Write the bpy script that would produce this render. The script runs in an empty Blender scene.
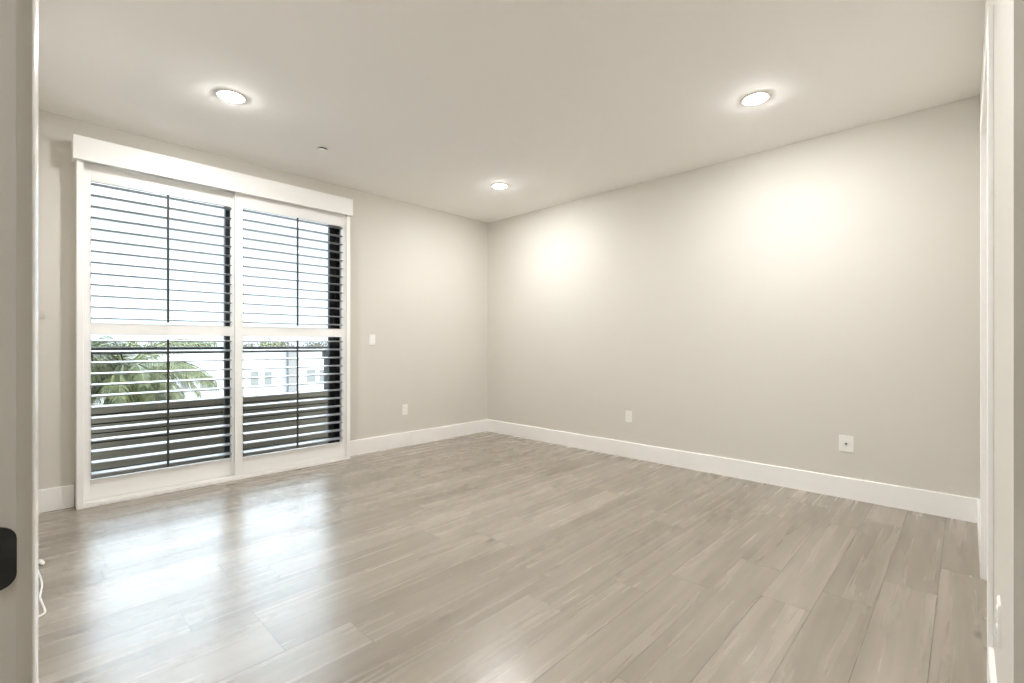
import bpy, bmesh, math, random
from math import sin, cos, pi, radians as R
from mathutils import Vector, Matrix

C = bpy.context.scene.collection
scn = bpy.context.scene

# ------------------------------------------------------------------ camera, sky, sun, exposure
F_PX = 471.0
CAM_H = 1.147
YAW = 46.07
cam_d = bpy.data.cameras.new('camera')
cam_d.sensor_width = 36.0
cam_d.lens = F_PX / 1024 * 36.0
cam_d.shift_y = 2.5 / 1024
cam_d.clip_start = 0.02
cam_d.clip_end = 500
cam = bpy.data.objects.new('camera', cam_d)
C.objects.link(cam)
cam.location = (0, 0, CAM_H)
cam.rotation_euler = (R(90), 0, R(-YAW))
scn.camera = cam

SKY_LOW, SKY_HIGH = 0.88, 9.5        # overcast sky: paler near the horizon, brighter overhead
world = bpy.data.worlds.new('sky')
scn.world = world
world.use_nodes = True
wn = world.node_tree
bg = wn.nodes['Background']
bg.inputs[0].default_value = (0.74, 0.87, 1.0, 1)
_tc = wn.nodes.new('ShaderNodeTexCoord')
_sp = wn.nodes.new('ShaderNodeSeparateXYZ')
_mr = wn.nodes.new('ShaderNodeMapRange')
_mr.interpolation_type = 'SMOOTHSTEP'
for _i, _v in ((1, 0.20), (2, 0.40), (3, SKY_LOW), (4, SKY_HIGH)):
    _mr.inputs[_i].default_value = _v
wn.links.new(_tc.outputs['Generated'], _sp.inputs[0])
wn.links.new(_sp.outputs[2], _mr.inputs[0])
wn.links.new(_mr.outputs[0], bg.inputs[1])

sun_d = bpy.data.lights.new('sun', 'SUN')
sun_d.energy = 4.0
sun_d.angle = R(1.0)
sun_d.color = (1.0, 0.95, 0.86)
sun = bpy.data.objects.new('sun', sun_d)
C.objects.link(sun)
sun.rotation_euler = Vector((-0.35, 0.60, -0.72)).to_track_quat('-Z', 'Y').to_euler()   # from behind the house, never into the room

scn.view_settings.view_transform = 'Standard'
scn.view_settings.look = 'None'
scn.view_settings.gamma = 1.0
scn.view_settings.use_curve_mapping = False
scn.view_settings.exposure = 0.90
LAMP = 370.0
HALL_FILL = 200.0  # strength of the out-of-view hall downlight, added as fill
scn.cycles.diffuse_bounces = 8
scn.cycles.max_bounces = 14
scn.cycles.transparent_max_bounces = 12
scn.cycles.caustics_reflective = False
scn.cycles.caustics_refractive = False

# ------------------------------------------------------------------ materials
def mat(name, col, rough=0.5, spec=0.5, metal=0.0, bump=None, var=None, coat=0.0):
    m = bpy.data.materials.new(name)
    m.use_nodes = True
    nt = m.node_tree
    p = nt.nodes['Principled BSDF']
    p.inputs['Base Color'].default_value = (*col, 1)
    p.inputs['Roughness'].default_value = rough
    p.inputs['Specular IOR Level'].default_value = spec
    p.inputs['Metallic'].default_value = metal
    p.inputs['Coat Weight'].default_value = coat
    tc = nt.nodes.new('ShaderNodeTexCoord')
    if bump:
        sc, st, dist = bump
        n = nt.nodes.new('ShaderNodeTexNoise')
        n.inputs['Scale'].default_value = sc
        n.inputs['Detail'].default_value = 3
        nt.links.new(tc.outputs['Object'], n.inputs['Vector'])
        b = nt.nodes.new('ShaderNodeBump')
        b.inputs['Strength'].default_value = st
        b.inputs['Distance'].default_value = dist
        nt.links.new(n.outputs['Fac'], b.inputs['Height'])
        nt.links.new(b.outputs['Normal'], p.inputs['Normal'])
    if var:
        sc, col2, lo, hi = var
        n = nt.nodes.new('ShaderNodeTexNoise')
        n.inputs['Scale'].default_value = sc
        n.inputs['Detail'].default_value = 4
        nt.links.new(tc.outputs['Object'], n.inputs['Vector'])
        r = nt.nodes.new('ShaderNodeValToRGB')
        r.color_ramp.elements[0].position = lo
        r.color_ramp.elements[0].color = (*col, 1)
        r.color_ramp.elements[1].position = hi
        r.color_ramp.elements[1].color = (*col2, 1)
        nt.links.new(n.outputs['Fac'], r.inputs['Fac'])
        nt.links.new(r.outputs['Color'], p.inputs['Base Color'])
    return m

M = {}
M['wall'] = mat('greige_wall_paint', (0.65, 0.625, 0.575), 0.75, 0.25, bump=(160, 0.06, 0.002))
M['ceiling'] = mat('white_ceiling_paint', (0.92, 0.91, 0.895), 0.85, 0.2, bump=(120, 0.06, 0.002))
M['trim'] = mat('white_trim_paint', (0.89, 0.88, 0.86), 0.35, 0.45, bump=(40, 0.02, 0.001))
M['shutter'] = mat('white_shutter_lacquer', (0.89, 0.885, 0.87), 0.35, 0.45, bump=(50, 0.02, 0.001))
M['jamb'] = mat('satin_white_jamb_paint', (0.80, 0.78, 0.73), 0.22, 0.5, bump=(40, 0.02, 0.001))
M['louver'] = mat('shaded_white_louver_lacquer', (0.21, 0.21, 0.212), 0.35, 0.45, bump=(50, 0.02, 0.001))  # louvers are white like the stiles; backlit shade is put into this grey
M['rod'] = mat('dark_tilt_rod', (0.035, 0.032, 0.028), 0.5, bump=(60, 0.02, 0.001))
M['bronze'] = mat('dark_bronze_metal', (0.018, 0.017, 0.016), 0.45, 0.4, bump=(80, 0.02, 0.001))
M['strike'] = mat('oil_rubbed_bronze', (0.03, 0.03, 0.03), 0.3, 0.5, metal=0.3, var=(30, (0.05, 0.05, 0.05), 0.4, 0.7))
M['plastic'] = mat('white_plastic', (0.86, 0.85, 0.82), 0.3, 0.5, bump=(60, 0.01, 0.0005))
M['slot'] = mat('dark_slot', (0.03, 0.03, 0.03), 0.6)
M['brass'] = mat('brass_pin', (0.35, 0.25, 0.10), 0.3, metal=1.0)
M['cord'] = mat('white_vinyl_cord', (0.86, 0.85, 0.82), 0.4, bump=(80, 0.02, 0.0005))
M['stucco'] = mat('white_stucco', (0.27, 0.266, 0.258), 0.9, 0.1, bump=(6, 0.2, 0.01))
M['stucco2'] = mat('grey_stucco', (0.12, 0.117, 0.113), 0.9, 0.1, bump=(6, 0.2, 0.01))
M['farglass'] = mat('far_window_glass', (0.10, 0.10, 0.096), 0.5, 0.3)
M['decking'] = mat('grey_composite_board', (0.105, 0.088, 0.064), 0.7, 0.2, var=(3, (0.13, 0.110, 0.083), 0.35, 0.7))
M['parapet'] = mat('dark_backing', (0.035, 0.032, 0.027), 0.8, 0.2)
M['balcony'] = mat('grey_concrete', (0.16, 0.155, 0.145), 0.8, 0.2, var=(4, (0.20, 0.195, 0.18), 0.3, 0.7))
M['ground'] = mat('asphalt_yard', (0.16, 0.16, 0.155), 0.9, 0.1, var=(0.6, (0.22, 0.22, 0.215), 0.3, 0.7))
M['palmleaf'] = mat('palm_leaf', (0.016, 0.020, 0.005), 0.5, 0.15, var=(9, (0.062, 0.066, 0.025), 0.35, 0.65))
M['trunk'] = mat('palm_trunk_bark', (0.10, 0.08, 0.055), 0.9, 0.1, bump=(14, 0.4, 0.02))
M['leaf_a'] = mat('tree_leaf_yellow_green', (0.05, 0.055, 0.02), 0.6, 0.1, var=(1.5, (0.09, 0.09, 0.04), 0.35, 0.65))
M['leaf_b'] = mat('tree_leaf_olive_brown', (0.055, 0.046, 0.033), 0.6, 0.1, var=(1.5, (0.095, 0.08, 0.058), 0.35, 0.65))

def emit_mat(name, col, strength):
    m = bpy.data.materials.new(name)
    m.use_nodes = True
    nt = m.node_tree
    nt.nodes.remove(nt.nodes['Principled BSDF'])
    e = nt.nodes.new('ShaderNodeEmission')
    e.inputs[0].default_value = (*col, 1)
    e.inputs[1].default_value = strength
    nt.links.new(e.outputs[0], nt.nodes['Material Output'].inputs['Surface'])
    return m
M['lens'] = emit_mat('downlight_lens', (1.0, 0.995, 0.985), LAMP)
M['hall_fill_lens'] = emit_mat('hall_fill_lens', (1.0, 0.995, 0.985), HALL_FILL)

def glass_mat():
    m = bpy.data.materials.new('clear_glass')
    m.use_nodes = True
    nt = m.node_tree
    nt.nodes.remove(nt.nodes['Principled BSDF'])
    t = nt.nodes.new('ShaderNodeBsdfTransparent')
    t.inputs[0].default_value = (0.96, 0.97, 0.96, 1)
    g = nt.nodes.new('ShaderNodeBsdfGlossy')
    g.inputs['Roughness'].default_value = 0.0
    f = nt.nodes.new('ShaderNodeFresnel')
    f.inputs[0].default_value = 1.3
    x = nt.nodes.new('ShaderNodeMixShader')
    nt.links.new(f.outputs[0], x.inputs[0])
    nt.links.new(t.outputs[0], x.inputs[1])
    nt.links.new(g.outputs[0], x.inputs[2])
    nt.links.new(x.outputs[0], nt.nodes['Material Output'].inputs['Surface'])
    return m
M['glass'] = glass_mat()

PLANK_W, PLANK_L, SEAM0 = 0.193, 1.24, 0.093
def floor_mat():
    m = bpy.data.materials.new('oak_vinyl_planks')
    m.use_nodes = True
    nt = m.node_tree
    N, L = nt.nodes, nt.links
    p = N['Principled BSDF']
    tc = N.new('ShaderNodeTexCoord')
    sep = N.new('ShaderNodeSeparateXYZ')
    L.new(tc.outputs['Object'], sep.inputs[0])
    def math_(op, a, b=None, c=None):
        n = N.new('ShaderNodeMath'); n.operation = op
        for i, v in enumerate((a, b, c)):
            if v is None: continue
            if isinstance(v, (int, float)): n.inputs[i].default_value = v
            else: L.new(v, n.inputs[i])
        return n.outputs[0]
    def wnoise1(v, off=0.0):
        n = N.new('ShaderNodeTexWhiteNoise'); n.noise_dimensions = '1D'
        L.new(math_('ADD', v, off), n.inputs['W'])
        return n.outputs['Value']
    x, y = sep.outputs[0], sep.outputs[1]
    v = math_('DIVIDE', math_('SUBTRACT', y, SEAM0), PLANK_W)
    row = math_('FLOOR', v)
    fv = math_('FRACT', v)
    u = math_('ADD', math_('DIVIDE', x, PLANK_L), math_('MULTIPLY', wnoise1(row, 17.3), 7.0))
    col_i = math_('FLOOR', u)
    fu = math_('FRACT', u)
    pid = math_('ADD', math_('MULTIPLY', row, 13.17), math_('MULTIPLY', col_i, 3.71))
    rnd = wnoise1(pid, 3.3)
    rnd2 = wnoise1(pid, 91.7)
    # seams
    dv = math_('MULTIPLY', math_('MINIMUM', fv, math_('SUBTRACT', 1.0, fv)), PLANK_W)
    du = math_('MULTIPLY', math_('MINIMUM', fu, math_('SUBTRACT', 1.0, fu)), PLANK_L)
    d = math_('MINIMUM', dv, du)
    mr = N.new('ShaderNodeMapRange'); mr.interpolation_type = 'SMOOTHSTEP'
    L.new(d, mr.inputs[0]); mr.inputs[1].default_value = 0.0004; mr.inputs[2].default_value = 0.0024
    seam = mr.outputs[0]
    # per-plank shifted coordinates
    comb = N.new('ShaderNodeCombineXYZ')
    L.new(math_('ADD', x, math_('MULTIPLY', rnd, 37.0)), comb.inputs[0])
    L.new(math_('ADD', y, math_('MULTIPLY', rnd2, 23.0)), comb.inputs[1])
    def noise(scale, detail, rough, dist=0.0, stretch=(1, 1, 1)):
        mp = N.new('ShaderNodeMapping'); mp.inputs['Scale'].default_value = stretch
        L.new(comb.outputs[0], mp.inputs[0])
        n = N.new('ShaderNodeTexNoise')
        n.inputs['Scale'].default_value = scale; n.inputs['Detail'].default_value = detail
        n.inputs['Roughness'].default_value = rough; n.inputs['Distortion'].default_value = dist
        L.new(mp.outputs[0], n.inputs['Vector'])
        return n.outputs['Fac']
    broad = noise(2.2, 4, 0.6, 0.3, (0.32, 3.0, 1))
    grain = noise(8, 2, 0.5, 0.2, (0.10, 2.2, 1))
    fine = noise(60, 2, 0.5, 0.0, (0.06, 2.2, 1))
    tone = math_('ADD', math_('MULTIPLY', broad, 0.58), math_('ADD', math_('MULTIPLY', grain, 0.36), math_('MULTIPLY', fine, 0.02)))
    tone = math_('ADD', tone, math_('MULTIPLY', math_('SUBTRACT', rnd, 0.5), 0.17))
    ramp = N.new('ShaderNodeValToRGB')
    e = ramp.color_ramp.elements
    e[0].position = 0.28; e[0].color = (0.205, 0.172, 0.132, 1)
    e[1].position = 0.76; e[1].color = (0.40, 0.354, 0.293, 1)
    k = e.new(0.44); k.color = (0.265, 0.229, 0.182, 1)
    k = e.new(0.58); k.color = (0.322, 0.280, 0.228, 1)
    L.new(tone, ramp.inputs[0])
    # knots: dark blotches, elongated
    vo = N.new('ShaderNodeTexVoronoi')
    mp = N.new('ShaderNodeMapping'); mp.inputs['Scale'].default_value = (1.6, 4.0, 1)
    L.new(comb.outputs[0], mp.inputs[0]); L.new(mp.outputs[0], vo.inputs['Vector'])
    vo.inputs['Scale'].default_value = 1.25
    wob = math_('ADD', vo.outputs['Distance'], math_('MULTIPLY', math_('SUBTRACT', grain, 0.5), 0.06))
    kr = N.new('ShaderNodeMapRange'); kr.interpolation_type = 'SMOOTHSTEP'
    L.new(wob, kr.inputs[0]); kr.inputs[1].default_value = 0.02; kr.inputs[2].default_value = 0.11
    kr.inputs[3].default_value = 0.50; kr.inputs[4].default_value = 1.0
    mul = N.new('ShaderNodeMix'); mul.data_type = 'RGBA'; mul.blend_type = 'MULTIPLY'
    mul.inputs[0].default_value = 1.0
    L.new(ramp.outputs[0], mul.inputs[6])
    kc = N.new('ShaderNodeCombineColor')
    for i in range(3): L.new(kr.outputs[0], kc.inputs[i])
    L.new(kc.outputs[0], mul.inputs[7])
    mx = N.new('ShaderNodeMix'); mx.data_type = 'RGBA'
    L.new(seam, mx.inputs[0])
    mx.inputs[6].default_value = (0.13, 0.11, 0.09, 1)
    L.new(mul.outputs[2], mx.inputs[7])
    L.new(mx.outputs[2], p.inputs['Base Color'])
    rr = math_('ADD', 0.235, math_('MULTIPLY', grain, 0.07))
    L.new(rr, p.inputs['Roughness'])
    p.inputs['IOR'].default_value = 1.75
    b = N.new('ShaderNodeBump'); b.inputs['Strength'].default_value = 0.12; b.inputs['Distance'].default_value = 0.002
    L.new(seam, b.inputs['Height'])
    L.new(b.outputs[0], p.inputs['Normal'])
    return m
M['floor'] = floor_mat()

# ------------------------------------------------------------------ mesh helpers
class MB:
    """collects shapes and links them as one mesh object"""
    def __init__(self): self.bm = bmesh.new()
    def box(self, x0, x1, y0, y1, z0, z1, bev=0.0, seg=2):
        b = bmesh.new()
        bmesh.ops.create_cube(b, size=1.0)
        for v in b.verts:
            v.co = Vector(((x0+x1)/2 + v.co.x*(x1-x0), (y0+y1)/2 + v.co.y*(y1-y0), (z0+z1)/2 + v.co.z*(z1-z0)))
        if bev:
            bmesh.ops.bevel(b, geom=b.edges[:], offset=bev, segments=seg, profile=0.5, affect='EDGES')
        return self.merge(b)
    def merge(self, b, mtx=None):
        if mtx is not None: bmesh.ops.transform(b, matrix=mtx, verts=b.verts)
        me = bpy.data.meshes.new('tmp'); b.to_mesh(me); b.free()
        self.bm.from_mesh(me); bpy.data.meshes.remove(me)
        return self
    def prism(self, pts, axis, a0, a1):
        """extrude a closed 2-D profile along an axis; pts are the other two coords in xyz order"""
        b = bmesh.new()
        def mk(p, a):
            return {'x': (a, p[0], p[1]), 'y': (p[0], a, p[1]), 'z': (p[0], p[1], a)}[axis]
        v0 = [b.verts.new(mk(p, a0)) for p in pts]
        v1 = [b.verts.new(mk(p, a1)) for p in pts]
        n = len(pts)
        b.faces.new(v0); b.faces.new(v1[::-1])
        for i in range(n): b.faces.new((v0[i], v0[(i+1) % n], v1[(i+1) % n], v1[i]))
        bmesh.ops.recalc_face_normals(b, faces=b.faces[:])
        return self.merge(b)
    def lathe(self, prof, n=32, mtx=None):
        """prof: (radius, z) from axis to axis or closed by itself"""
        b = bmesh.new(); rings = []
        for r, z in prof:
            if r < 1e-6: rings.append([b.verts.new((0, 0, z))])
            else: rings.append([b.verts.new((r*cos(2*pi*i/n), r*sin(2*pi*i/n), z)) for i in range(n)])
        for q in range(len(rings)-1):
            A, B = rings[q], rings[q+1]
            for i in range(n):
                j = (i+1) % n
                if len(A) == 1: b.faces.new((A[0], B[i], B[j]))
                elif len(B) == 1: b.faces.new((A[i], A[j], B[0]))
                else: b.faces.new((A[i], A[j], B[j], B[i]))
        bmesh.ops.recalc_face_normals(b, faces=b.faces[:])
        return self.merge(b, mtx)
    def tube(self, pts, rad, n=10):
        b = bmesh.new(); pts = [Vector(p) for p in pts]; rings = []
        for i, p in enumerate(pts):
            t = (pts[min(i+1, len(pts)-1)] - pts[max(i-1, 0)]).normalized()
            s = t.cross(Vector((0.13, 0.21, 0.97))).normalized(); q = t.cross(s)
            r = rad(i/(len(pts)-1)) if callable(rad) else rad
            rings.append([b.verts.new(p + s*r*cos(2*pi*k/n) + q*r*sin(2*pi*k/n)) for k in range(n)])
        for A, B in zip(rings, rings[1:]):
            for k in range(n): b.faces.new((A[k], A[(k+1) % n], B[(k+1) % n], B[k]))
        b.faces.new(rings[0][::-1]); b.faces.new(rings[-1])
        bmesh.ops.recalc_face_normals(b, faces=b.faces[:])
        return self.merge(b)
    def quad(self, *ps):
        self.bm.faces.new([self.bm.verts.new(p) for p in ps]); return self
    def build(self, name, material, parent=None, smooth=False, org=None):
        me = bpy.data.meshes.new(name)
        if org is not None: bmesh.ops.translate(self.bm, verts=self.bm.verts, vec=-Vector(org))
        self.bm.to_mesh(me); self.bm.free()
        me.materials.append(material)
        if smooth:
            for f in me.polygons: f.use_smooth = True
        o = bpy.data.objects.new(name, me); C.objects.link(o)
        if org is not None: o.location = org
        if parent: o.parent = parent
        return o

def tag(o, label, cat, group=None):
    o['label'] = label; o['category'] = cat
    if group: o['group'] = group
    return o
def thing(name, label, cat, loc=(0, 0, 0), group=None, rotz=0.0):
    o = bpy.data.objects.new(name, None); C.objects.link(o)
    o.location = loc; o.rotation_euler = (0, 0, rotz); o.empty_display_size = 0.1
    return tag(o, label, cat, group)
def struct(o, label=None, cat=None):
    o['kind'] = 'structure'
    if label: o['label'] = label
    if cat: o['category'] = cat
    return o
def copy_tree(o):
    c = o.copy(); C.objects.link(c)
    for ch in list(o.children):
        d = ch.copy(); C.objects.link(d); d.parent = c
        for g in ch.children:
            e = g.copy(); C.objects.link(e); e.parent = d
    return c

# ------------------------------------------------------------------ room shell
XR, YW, YB, XL, H = 4.25, 4.537, -0.066, -0.0045, 2.742
CORNER_X = 1.315          # where the near wall turns away into the entry passage
YH = -1.35                # end of the entry passage
OX0, OX1, OZ = 0.266, 2.24, 2.51   # balcony door opening
DX0, DX1, DZ = 2.29, 3.24, 2.175  # near-wall door opening

def st(name, mb, m, label, cat): return struct(mb.build(name, m), label, cat)

st('floor', MB().box(-1.65, XR+0.15, YH-0.15, YW+0.12, -0.06, 0.0), M['floor'], 'pale greige oak plank floor running through the whole room', 'floor')
LAMPS = [(0.93, 3.41), (3.34, 3.39), (3.305, 0.985), (0.93, 0.985), (-0.8, 0.3)]
def ceiling_mb():
    m = MB(); b = m.bm
    def loop(pts):
        vs = [b.verts.new((x, y, H)) for x, y in pts]
        return [b.edges.new((vs[k], vs[(k+1) % len(vs)])) for k in range(len(vs))]
    ed = loop([(-1.65, YH-0.15), (XR+0.15, YH-0.15), (XR+0.15, YW+0.2), (-1.65, YW+0.2)])
    for cx_, cy_ in LAMPS:
        ed += loop([(cx_+0.072*cos(2*pi*k/40), cy_+0.072*sin(2*pi*k/40)) for k in range(40)])
    bmesh.ops.triangle_fill(b, use_beauty=True, edges=ed, normal=(0, 0, -1))
    for x0, x1, y0, y1 in ((-1.65, XR+0.15, YH-0.15, YH-0.149), (-1.65, XR+0.15, YW+0.199, YW+0.2), (-1.65, -1.649, YH-0.15, YW+0.2), (XR+0.149, XR+0.15, YH-0.15, YW+0.2)):
        m.box(x0, x1, y0, y1, H, H+0.14)
    m.box(-1.65, XR+0.15, YH-0.15, YW+0.2, H+0.14, H+0.30)
    return m
st('ceiling', ceiling_mb(), M['ceiling'], 'flat white ceiling over the empty room', 'ceiling')
w = MB()
w.box(-0.12, OX0, YW, YW+0.2, 0, H); w.box(OX1, XR, YW, YW+0.2, 0, H); w.box(OX0, OX1, YW, YW+0.2, OZ, H)
st('wall_far', w, M['wall'], 'greige wall around the shuttered balcony door', 'wall')
st('wall_right', MB().box(XR, XR+0.15, YH-0.15, YW+0.2, 0, H), M['wall'], 'long blank greige wall with two low outlet plates', 'wall')
w = MB()
w.box(-0.12, XL, 0.66, YW, 0, H); w.box(-0.12, XL, YH, -0.22, 0, H); w.box(-0.12, XL, -0.22, 0.66, 2.14, H)
st('wall_left', w, M['wall'], 'greige wall with the entry doorway, seen edge on', 'wall')
w = MB()
w.box(CORNER_X, DX0-0.02, YB-0.12, YB, 0, H); w.box(DX1+0.02, XR, YB-0.12, YB, 0, H); w.box(DX0-0.02, DX1+0.02, YB-0.12, YB, DZ+0.02, H)
w.box(CORNER_X, CORNER_X+0.12, YH, YB-0.12, 0, H)
st('wall_near', w, M['wall'], 'greige wall with the cased white door, seen edge on', 'wall')
w = MB()
w.box(-1.65, XR, YH-0.15, YH, 0, H); w.box(-1.65, -1.5, YH, 2.2, 0, H); w.box(-1.5, -0.12, 2.05, 2.2, 0, H)
st('wall_hall', w, M['wall'], 'greige walls of the hall outside the doorway', 'wall')

# baseboards, flat stock with an eased top edge
BB = 0.155
def bb_prof(sx):   # offset from wall, height
    t = 0.014
    return [(0, 0), (sx*t, 0), (sx*t, BB-0.004), (sx*(t-0.003), BB), (0, BB)]
def bb_y(name, x0, x1, y, s, label):
    struct(MB().prism([(y+a, b) for a, b in bb_prof(s)], 'x', x0, x1).build(name, M['trim']), label, 'baseboard')
def bb_x(name, y0, y1, x, s, label):
    struct(MB().prism([(x+a, b) for a, b in bb_prof(s)], 'y', y0, y1).build(name, M['trim']), label, 'baseboard')
bb_x('baseboard_right', YB, YW, XR, -1, 'white baseboard along the long blank wall')
bb_y('baseboard_far', 2.27, XR-0.014, YW, -1, 'white baseboard from the shutters to the far corner')
bb_y('baseboard_far_left', XL, 0.25, YW, -1, 'short white baseboard between the shutters and the entry wall')
bb_y('baseboard_near', DX1+0.092, XR-0.014, YB, 1, 'white baseboard beyond the cased door')
bb_y('baseboard_near_entry', CORNER_X, DX0-0.092, YB, 1, 'white baseboard between the cased door and the wall corner')
bb_x('baseboard_left', 0.735, YW-0.014, XL, 1, 'white baseboard along the entry wall')

# cased door in the near wall (closed slab, set back in its jamb)
d = MB()
d.box(DX0-0.02, DX0, YB-0.12, YB, 0, DZ+0.02); d.box(DX1, DX1+0.02, YB-0.12, YB, 0, DZ+0.02); d.box(DX0, DX1, YB-0.12, YB, DZ, DZ+0.02)
door = d.build('door_1', M['trim']); struct(door, 'cased white door at the edge of the near wall', 'door')
cs = MB()
cs.box(DX0-0.09, DX0-0.004, YB, YB+0.014, 0, DZ+0.085, 0.002); cs.box(DX1+0.004, DX1+0.09, YB, YB+0.014, 0, DZ+0.085, 0.002)
cs.box(DX0-0.004, DX1+0.004, YB, YB+0.0135, DZ+0.004, DZ+0.085, 0.002)
cs.build('door_casing', M['trim'], door)
sl = MB(); sl.box(DX0+0.003, DX1-0.003, YB-0.075, YB-0.04, 0.008, DZ-0.003, 0.002)
leaf = sl.build('door_leaf', M['trim'], door)
kn = MB()
kn.lathe([(0, 0), (0.027, 0), (0.027, 0.006), (0.011, 0.010), (0.010, 0.024), (0.016, 0.030), (0.020, 0.034), (0.018, 0.038), (0, 0.0395)], 24,
         Matrix.Translation((DX0+0.07, YB-0.04, 0.95)) @ Matrix.Rotation(R(-90), 4, 'X'))
kn.build('door_knob', M['strike'], leaf, smooth=True)

# entry doorway: jamb, strike plate and casing close to the camera
j = MB()
j.box(-0.12, XL, 0.64, 0.66, 0, 2.12); j.box(-0.12, XL, -0.22, -0.20, 0, 2.12); j.box(-0.12, XL, -0.20, 0.64, 2.12, 2.14)
j.box(-0.085, -0.050, 0.628, 0.64, 0, 2.12, 0.002)
j.box(-0.085, -0.050, -0.20, -0.188, 0, 2.12, 0.002)
ent = struct(j.build('door_2', M['jamb']), 'white painted entry door jamb beside the camera', 'doorway')
prof = [(XL, 0.645), (0.0062, 0.645), (0.0078, 0.6465), (0.0090, 0.652), (0.0097, 0.660), (0.0102, 0.670), (0.0108, 0.690), (0.0112, 0.705), (0.0112, 0.715), (XL, 0.715)]
c = MB().prism(prof, 'z', 0, 2.19)
c.box(XL, 0.0105, -0.285, -0.205, 0, 2.19, 0.002)
c.box(XL, 0.0105, -0.205, 0.645, 2.125, 2.19, 0.002)
c.build('door_casing', M['jamb'], ent)
# strike plate with a rounded lip
def rounded(w, h, r, n=6):
    pts = []
    for cx, cz, a0 in ((w/2-r, h/2-r, 0), (-w/2+r, h/2-r, 90), (-w/2+r, -h/2+r, 180), (w/2-r, -h/2+r, 270)):
        for k in range(n+1):
            a = R(a0 + 90*k/n); pts.append((cx + r*cos(a), cz + r*sin(a)))
    return pts
s = MB().prism([(-0.021+a, 0.9495+b) for a, b in rounded(0.034, 0.058, 0.013)], 'y', 0.6378, 0.6402)
s.build('strike_plate', M['strike'], ent)

# ------------------------------------------------------------------ shutter frame (posts, valance, sill track)
YF = 4.42
sf = thing('shutter_frame', 'white boxed shutter frame with a deep flat valance around the balcony door', 'shutter frame', (1.26, YW, 0))
def child(mb, name, m, root, smooth=False):
    o = mb.build(name, m, None, smooth)
    o.parent = root; o.matrix_parent_inverse = root.matrix_basis.inverted()
    return o
child(MB().box(0.256, 0.292, YF, YW, 0, 2.47, 0.002), 'post', M['shutter'], sf)
child(MB().box(2.227, 2.264, YF, YW, 0, 2.47, 0.002), 'post', M['shutter'], sf)
child(MB().box(0.292, 2.227, YF+0.01, YW, 2.44, 2.47, 0.002), 'head_board', M['shutter'], sf)
v = MB(); v.box(0.236, 2.276, YF-0.035, YF-0.015, 2.420, 2.582, 0.002)
v.box(0.236, 0.255, YF-0.015, YW, 2.420, 2.582, 0.002); v.box(2.265, 2.276, YF-0.015, YW, 2.420, 2.582, 0.002)
v.box(0.255, 2.265, YF-0.015, YW, 2.565, 2.580)
child(v, 'valance', M['shutter'], sf)
t = MB(); t.box(0.292, 2.227, YF, YW, 0, 0.020, 0.002)
child(t, 'sill', M['shutter'], sf)
t = MB()
for yy in (4.4600, 4.5050): t.box(0.292, 2.227, yy-0.003, yy+0.003, 0.019, 0.034)
t.box(0.292, 2.227, YF+0.002, YF+0.010, 0.019, 0.030, 0.001)
child(t, 'track', M['plastic'], sf)

# ------------------------------------------------------------------ two sliding louvred shutter panels
def make_shutter(x0, x1, op0, op1, yf, name, label):
    th = 0.030; yc = yf + th/2
    r = thing(name, label, 'window shutter', (x0, yc, 0.036), 'sliding plantation shutters')
    zb, zt = 0.036, 2.432
    child(MB().box(x0, op0, yf, yf+th, zb, zt, 0.003), 'stile', M['shutter'], r)
    child(MB().box(op1, x1, yf, yf+th, zb, zt, 0.003), 'stile', M['shutter'], r)
    child(MB().box(op0, op1, yf+0.002, yf+th-0.002, 2.309, zt, 0.002), 'top_rail', M['shutter'], r)
    child(MB().box(op0, op1, yf+0.002, yf+th-0.002, 1.215, 1.297, 0.002), 'divider_rail', M['shutter'], r)
    child(MB().box(op0, op1, yf+0.002, yf+th-0.002, zb, 0.178, 0.002), 'bottom_rail', M['shutter'], r)
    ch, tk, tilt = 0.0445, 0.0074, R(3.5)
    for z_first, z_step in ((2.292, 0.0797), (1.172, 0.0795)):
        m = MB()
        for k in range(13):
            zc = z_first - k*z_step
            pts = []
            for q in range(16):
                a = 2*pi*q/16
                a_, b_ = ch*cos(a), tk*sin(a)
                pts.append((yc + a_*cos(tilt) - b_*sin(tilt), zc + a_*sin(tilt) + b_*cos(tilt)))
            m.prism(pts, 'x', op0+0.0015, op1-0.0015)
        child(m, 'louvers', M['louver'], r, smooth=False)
        xm = (op0+op1)/2
        yr = yc - ch - 0.007
        rod = MB(); rod.box(xm-0.0075, xm+0.0075, yr-0.005, yr+0.005, z_first-12*z_step-0.022, z_first+0.010, 0.0025)
        for k in range(13):   # staples that tie the rod to each louver
            zc = z_first - k*z_step - ch*sin(tilt)
            rod.box(xm-0.0025, xm+0.0025, yr+0.004, yr+0.010, zc-0.003, zc+0.003)
        rr = child(rod, 'tilt_rod', M['rod'], r); rr['label'] = 'dark vertical tilt rod'
    return r
make_shutter(0.284, 1.285, 0.336, 1.224, 4.490, 'plantation_shutter', 'white louvred shutter panel on the rear track, in front of the palm tree')
make_shutter(1.242, 2.245, 1.302, 2.188, 4.445, 'plantation_shutter', 'white louvred shutter panel on the front track, nearer the light switch and far corner')

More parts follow.
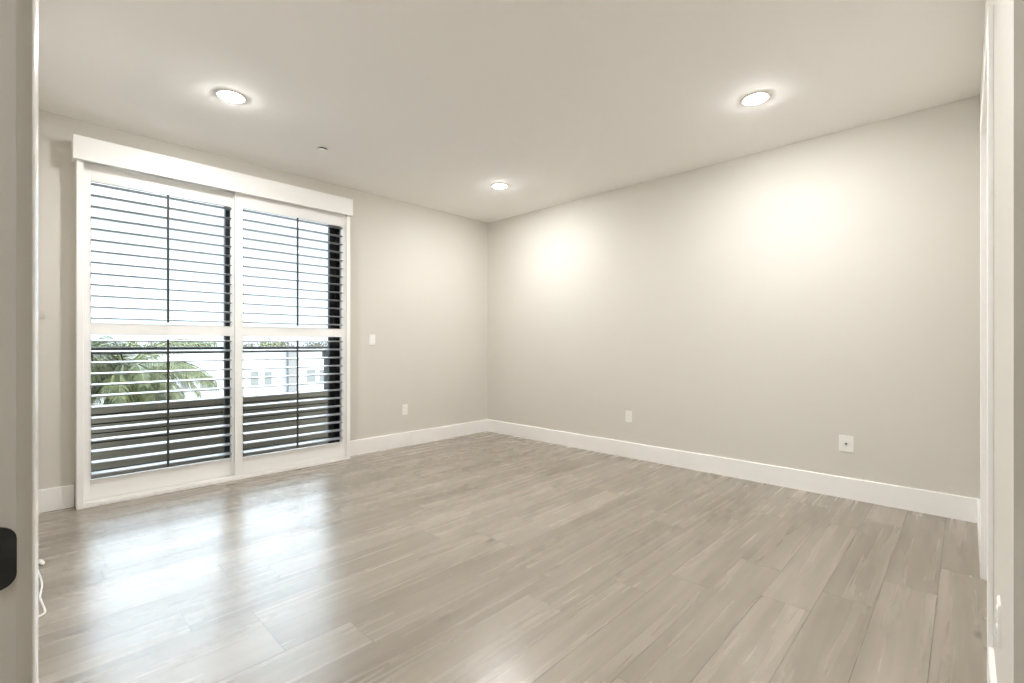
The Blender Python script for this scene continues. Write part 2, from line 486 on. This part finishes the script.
# ------------------------------------------------------------------ sliding glass balcony door
f = MB()
f.box(OX0, OX0+0.028, 4.60, 4.72, 0, OZ); f.box(OX1-0.045, OX1, 4.60, 4.72, 0, OZ)
f.box(OX0+0.028, OX1-0.045, 4.60, 4.72, OZ-0.045, OZ); f.box(OX0+0.028, OX1-0.045, 4.60, 4.72, 0, 0.03)
bal = struct(f.build('door_3', M['bronze']), 'dark bronze sliding glass door to the balcony behind the shutters', 'balcony door')
for (a, b, y0) in ((OX0+0.028, 1.345, 4.668), (1.214, OX1-0.045, 4.614)):
    s_ = MB(); y1 = y0+0.042; lw = 0.05
    rw = 0.054 if b > 2 else 0.12
    lw = 0.10 if a > 1 else 0.04
    s_.box(a, a+lw, y0, y1, 0.03, OZ-0.045, 0.002); s_.box(b-rw, b, y0, y1, 0.03, OZ-0.045, 0.002)
    s_.box(a+lw, b-rw, y0, y1, 0.03, 0.13, 0.002); s_.box(a+lw, b-rw, y0, y1, OZ-0.115, OZ-0.045, 0.002)
    sash = s_.build('sash', M['bronze'], bal)
    MB().box(a+lw, b-rw, (y0+y1)/2-0.003, (y0+y1)/2+0.003, 0.13, OZ-0.115).build('glass_pane', M['glass'], sash)

# ------------------------------------------------------------------ wall plates
def rbox(mb, w, h, r, y0, y1): return mb.prism(rounded(w, h, r, 4), 'y', y0, y1)
def outlet(name, label, loc, rotz, group='wall outlets'):
    r = thing(name, label, 'electrical outlet', loc, group, rotz)      # local -y faces the room
    p_ = MB(); rbox(p_, 0.070, 0.114, 0.004, -0.004, 0); rbox(p_, 0.064, 0.108, 0.004, -0.006, -0.003)
    p_.build('cover_plate', M['plastic'], r)
    for z in (0.024, -0.024):
        q = MB(); rbox(q, 0.034, 0.030, 0.010, -0.0078, -0.005); sck = q.build('socket', M['plastic'], r)
        q.bm = bmesh.new()
        q.box(-0.0075, -0.0055, -0.0081, -0.0070, z-0.002, z+0.006); q.box(0.0055, 0.0075, -0.0081, -0.0070, z-0.001, z+0.005)
        q.box(-0.0020, 0.0020, -0.0081, -0.0070, z-0.010, z-0.006)
        sck.location.z = z
        o = q.build('slots', M['slot'], sck, org=(0, 0, z)); o.location = (0, 0, 0)
    return r
outlet('wall_outlet', 'white outlet plate low on the wall between shutters and far corner', (2.974, YW, 0.411), 0)
outlet('wall_outlet', 'small white duplex outlet plate low on the long blank wall, nearer the far corner', (XR, 2.453, 0.414), R(-90))
outlet('wall_outlet', 'white outlet plate seen edge on, on the bright wall beside the cased door', (1.79, YB, 0.414), R(180))
def switch(label, loc, rotz):
    r = thing('light_switch', label, 'light switch', loc, 'light switches', rotz)
    p_ = MB(); rbox(p_, 0.070, 0.114, 0.004, -0.004, 0); rbox(p_, 0.064, 0.108, 0.004, -0.006, -0.003)
    p_.build('cover_plate', M['plastic'], r)
    return r
sw = switch('white switch plate at mid height on the wall beside the shutters', (2.570, YW, 1.19), 0)
q = MB(); rbox(q, 0.033, 0.066, 0.003, -0.0085, -0.005); q.build('rocker', M['plastic'], sw)
sw = switch('light switch on the entry wall, only its toggle peeking past the door jamb', (XL, 0.95, 1.185), R(90))
q = MB(); q.prism([(-0.004, -0.006), (-0.004, 0.006), (-0.024, 0.0075), (-0.026, 0.006), (-0.026, -0.001), (-0.024, -0.0025)], 'x', -0.005, 0.005)
q.build('toggle', M['plastic'], sw)
cx = thing('cable_jack', 'square white cable plate with a dark centre jack low on the long blank wall', 'cable outlet', (XR, 0.640, 0.406), None, R(-90))
p_ = MB(); rbox(p_, 0.092, 0.120, 0.004, -0.004, 0); rbox(p_, 0.085, 0.113, 0.004, -0.007, -0.003); p_.build('cover_plate', M['plastic'], cx)
q = MB().lathe([(0, 0), (0.0065, 0), (0.0065, 0.006), (0.0045, 0.007), (0.0045, 0.014), (0, 0.014)], 16, Matrix.Translation((0, -0.006, 0)) @ Matrix.Rotation(R(90), 4, 'X'))
o = q.build('coaxial_jack', M['slot'], cx); o['label'] = 'dark round jack'

# ------------------------------------------------------------------ recessed ceiling lights
def downlight(loc, label, lens):
    r = thing('recessed_light', label, 'ceiling light', loc, 'recessed ceiling lights')
    MB().lathe([(0.0665, 0.0), (0.067, -0.004), (0.078, -0.0055), (0.088, -0.003), (0.090, 0.0), (0.0665, 0.0)], 48).build('trim_ring', M['plastic'], r, smooth=True)
    MB().lathe([(0.0665, -0.001), (0.0635, 0.052), (0.0655, 0.055), (0.0695, 0.055), (0.0705, 0.001), (0.0665, -0.001)], 48).build('baffle', M['plastic'], r, smooth=True)
    MB().lathe([(0, -0.0150), (0.020, -0.0145), (0.040, -0.0123), (0.055, -0.0086), (0.0630, -0.0040), (0.0655, 0.0), (0.0655, 0.010), (0, 0.010)], 48).build('lens', lens, r, smooth=True)
    return r
d0 = downlight((0.93, 3.41, H), 'lit recessed ceiling light above the shutters', M['lens'])
for loc, lab in (((3.34, 3.39, H), 'lit recessed ceiling light nearest the far corner of the room'),
                 ((3.305, 0.985, H), 'lit recessed ceiling light by the long blank wall, nearest the cased door'),
                 ((0.93, 0.985, H), 'lit recessed ceiling light above the entry end of the room')):
    c_ = copy_tree(d0); c_.location = loc; c_['label'] = lab
downlight((-0.8, 0.3, H), 'unseen recessed fill light added in the hall outside the doorway', M['hall_fill_lens'])
sp = thing('sprinkler_cover', 'small round sprinkler cover plate on the ceiling beyond the valance', 'sprinkler', (1.70, 3.787, H))
MB().lathe([(0, -0.013), (0.036, -0.013), (0.042, -0.0115), (0.042, -0.0100), (0.036, -0.009), (0, -0.009)], 36).build('cover_disc', M['plastic'], sp, smooth=False)
MB().lathe([(0, -0.0095), (0.036, -0.0095), (0.036, 0.0), (0, 0.0)], 24).build('collar', M['slot'], sp)

# ------------------------------------------------------------------ white cord on the floor by the entry wall
def catmull(P, n=8):
    P = [Vector(p) for p in P]; out = []
    for i in range(len(P)-1):
        a, b, c_, d_ = P[max(i-1, 0)], P[i], P[i+1], P[min(i+2, len(P)-1)]
        for k in range(n):
            t_ = k/n
            out.append(0.5*((2*b) + (-a+c_)*t_ + (2*a-5*b+4*c_-d_)*t_*t_ + (-a+3*b-3*c_+d_)*t_**3))
    return out + [P[-1]]
def on_floor(px, py, z=0.0045):
    Z = F_PX*(CAM_H-z)/(py-344.0); sl_ = (px-512)/F_PX
    a = R(YAW)
    return (Z*(sin(a)+sl_*cos(a)), Z*(cos(a)-sl_*sin(a)), z)
px = [(36, 563), (36.5, 567), (39, 574), (41, 579), (42, 585), (41, 591), (40, 597), (42, 603), (44, 608), (45, 612), (42, 615), (37, 618), (34, 624)]
cd = thing('power_cord', 'white cord lying loosely on the floor by the entry door jamb', 'cord', on_floor(41, 590, 0))
child(MB().tube(catmull([on_floor(*p) for p in px]), 0.0042, 8), 'cord', M['cord'], cd, True)
pa, pb = Vector(on_floor(40, 561, 0.011)), Vector(on_floor(43.5, 564, 0.011))
child(MB().tube([pa, pa.lerp(pb, 0.2), pa.lerp(pb, 0.7), pb], lambda t_: 0.010 if t_ < 0.75 else 0.006, 10), 'plug', M['cord'], cd, True)

# ------------------------------------------------------------------ balcony
YP = 5.4
struct(MB().box(-1.5, 6.0, YW+0.2, YP+0.2, -0.22, -0.03).build('floor_balcony', M['balcony']), 'grey concrete balcony floor beyond the glass door', 'balcony floor')
pp = thing('balcony_parapet', 'grey brown parapet of horizontal boards across the balcony', 'parapet', (2.2, YP, -0.03))
b_ = MB(); nb = 8; bh = 0.0805
for k in range(nb):
    z0 = -0.03 + k*bh
    b_.box(-1.5, 6.0, YP, YP+0.022, z0+0.006, z0+bh-0.006, 0.003, 1)
child(b_, 'boards', M['decking'], pp)
child(MB().box(-1.5, 6.0, YP+0.022, YP+0.10, -0.03, 0.606), 'backing', M['parapet'], pp)
rl = thing('balcony_railing', 'dark metal handrail above the board parapet', 'railing', (1.65, YP+0.05, 0.61))
child(MB().box(-1.5, 6.0, YP+0.02, YP+0.075, 1.056, 1.120, 0.004), 'handrail', M['bronze'], rl)
for x_ in (-1.4, 0.375, 2.50, 5.3):
    ps = MB(); ps.box(x_-0.03, x_+0.03, YP+0.02, YP+0.08, 0.6095, 1.056, 0.003)
    ps.box(x_-0.045, x_+0.045, YP+0.005, YP+0.09, 0.995, 1.056, 0.003)
    child(ps, 'railing_post', M['bronze'], rl)

# ------------------------------------------------------------------ outside: ground, building, palm, trees
GZ = -7.5
struct(MB().box(-70, 110, 4.9, 130, GZ-0.5, GZ).build('ground', M['ground']), 'grey street ground far below the balcony', 'ground')
def ray(pxx, Y):
    a = R(YAW); s_ = (pxx-512)/F_PX
    dx, dy = sin(a)+s_*cos(a), cos(a)-s_*sin(a)
    return dx/dy*Y, Y/dy          # X, depth
YBLD = 43.0
def bz(pxx, pyy): return CAM_H + (344-pyy)*ray(pxx, YBLD)[1]/F_PX
ab = thing('apartment_building', 'low white stucco building seen through the lower louvers', 'building', (8, YBLD, GZ))
top = bz(250, 349.5)
child(MB().box(-25, 45, YBLD, YBLD+12, GZ, top), 'wall', M['stucco'], ab)
child(MB().box(-25.15, 45.15, YBLD-0.12, YBLD+12.1, top, top+0.18), 'parapet_cap', M['stucco'], ab)
xa, xb = ray(286.5, YBLD)[0], ray(294.5, YBLD)[0]
child(MB().box(xa, xb, YBLD-0.5, YBLD, GZ, top), 'pilaster', M['stucco2'], ab)
for (p0, p1, t0, t1) in ((250.5, 258.5, 372, 385.5), (264, 271.5, 372, 385), (306.5, 315, 370, 382), (319, 325.5, 370, 382), (200, 213, 376, 391), (180, 188, 377, 391)):
    x0, x1 = ray(p0, YBLD)[0], ray(p1, YBLD)[0]; z1, z0 = bz((p0+p1)/2, t0), bz((p0+p1)/2, t1)
    fr = MB()
    for q_ in ((x0-0.08, x0, z0-0.08, z1+0.08), (x1, x1+0.08, z0-0.08, z1+0.08), (x0, x1, z1, z1+0.08), (x0, x1, z0-0.08, z0)):
        fr.box(q_[0], q_[1], YBLD-0.07, YBLD, q_[2], q_[3])
    wf = child(fr, 'window_frame', M['stucco'], ab)
    MB().box(x0, x1, YBLD-0.03, YBLD, z0, z1).build('pane', M['farglass'], wf)

def palm(px_c, Y, zc, n, rad, seed):
    rg = random.Random(seed)
    X, _ = ray(px_c, Y)
    r = thing('palm_tree', 'feathery green palm tree beyond the balcony rail', 'tree', (X, Y, GZ))
    tr = MB(); tr.tube([(0.3*sin(k*0.2), 0, 0 + (zc-GZ)*k/12) for k in range(13)], lambda t_: 0.20-0.05*t_, 14)
    tr.build('trunk', M['trunk'], r, True)
    base = Vector((0.3*sin(2.4), 0, zc-GZ))
    cr = MB()
    for i in range(n):
        az = 2*pi*i*0.381966 + rg.uniform(-.2, .2)
        el = R(rg.uniform(-55, 60)); ln = rad*rg.uniform(0.85, 1.1); droop = rg.uniform(0.7, 1.25)
        pts = []
        p_, e_ = Vector((0, 0, 0)), el
        for k in range(15):
            pts.append(base + p_)
            p_ = p_ + Vector((cos(az)*cos(e_), sin(az)*cos(e_), sin(e_)))*ln/14
            e_ -= droop/14*1.3
        cr.tube(pts, lambda t_: 0.016*(1-t_)+0.004, 5)
        side = Vector((-sin(az), cos(az), 0))
        for k in range(2, 56):
            t_ = k/56*14; i0 = min(int(t_), 13); q_ = pts[i0].lerp(pts[i0+1], t_-i0); tan = (pts[i0+1]-pts[i0]).normalized()
            L_ = 0.46*sin(pi*min(1, 0.12+0.85*k/56))**0.6*rg.uniform(.85, 1.1)
            for sg in (-1, 1):
                dr = (side*sg*0.75 + tan*0.65 + Vector((0, 0, -0.35-0.25*rg.random()))).normalized()
                wv = tan*0.009
                m_ = q_ + dr*L_*0.55 + Vector((0, 0, -0.01)); e2 = q_ + dr*L_ + Vector((0, 0, -0.13*rg.random()-0.05))
                cr.quad(q_-wv, q_+wv, m_+wv, m_-wv)
                a_ = cr.bm.verts.new(m_-wv); b2 = cr.bm.verts.new(m_+wv); c2 = cr.bm.verts.new(e2); cr.bm.faces.new((a_, b2, c2))
    cr.build('crown', M['palmleaf'], r)
palm(112, 12.0, 0.62, 64, 1.75, 5)

def tree(px_c, Y, ztop, w_, m, seed, label, name='street_tree'):
    rg = random.Random(seed)
    X, _ = ray(px_c, Y)
    r = thing(name, label, 'tree', (X, Y, GZ), 'trees on the horizon')
    h = ztop-GZ
    tr = MB(); tr.tube([(0, 0, 0), (0.05, 0, h*.3), (0.0, 0.1, h*.6), (0.1, 0, h*.8)], lambda t_: 0.22-0.14*t_, 10)
    tr.build('trunk', M['trunk'], r, True)
    fo = MB()
    blobs = [(Vector((rg.uniform(-.7, .7)*w_, rg.uniform(-.5, .5)*w_, h - w_*rg.uniform(.45, 1.3))), w_*rg.uniform(.3, .45)) for _ in range(9)]
    blobs.append((Vector((0, 0, h-w_*.4)), w_*.4))
    for c_, rad in blobs:
        for _ in range(170):
            d_ = Vector((rg.gauss(0, 1), rg.gauss(0, 1), rg.gauss(0, 1))).normalized()
            p_ = c_ + d_*rad*rg.uniform(.6, 1.0)
            a_ = Vector((rg.gauss(0, 1), rg.gauss(0, 1), rg.gauss(0, 1))).normalized(); b2 = a_.cross(d_).normalized()
            s_ = rg.uniform(.10, .2)
            fo.quad(p_-a_*s_, p_-b2*s_*.5, p_+a_*s_, p_+b2*s_*.5)
    fo.build('foliage', m, r)
T = [(100, 66, 338.5, 2.6, 'leaf_a', 'yellow green treetop on the horizon above the palm crown'),
     (130, 61, 339, 2.6, 'leaf_a', 'second yellow green treetop on the horizon, behind the palm crown'),
     (153, 70, 340, 2.6, 'leaf_b', 'brownish treetop on the horizon between palm and white building'),
     (206, 78, 343, 2.4, 'leaf_a', 'low green treetop at the right edge of the rear shutter panel'),
     (250, 86, 342, 2.4, 'leaf_b', 'brownish treetop above the leftmost paired windows of the white building'),
     (269, 60, 337.5, 2.6, 'leaf_a', 'bright green treetop above the white building, seen through the front shutter'),
     (284, 78, 340, 2.2, 'leaf_b', 'brownish treetop directly above the grey pilaster of the white building'),
     (310, 62, 339.5, 2.4, 'leaf_b', 'brownish treetop above the right pair of windows of the white building'),
     (324, 70, 340, 2.4, 'leaf_b', 'brownish treetop beside the dark door frame at the far end')]
for i, (p_, Y, pt, w_, m, lab) in enumerate(T):
    tree(p_, Y, CAM_H + (344-pt)*ray(p_, Y)[1]/F_PX, w_, M[m], 20+i, lab)
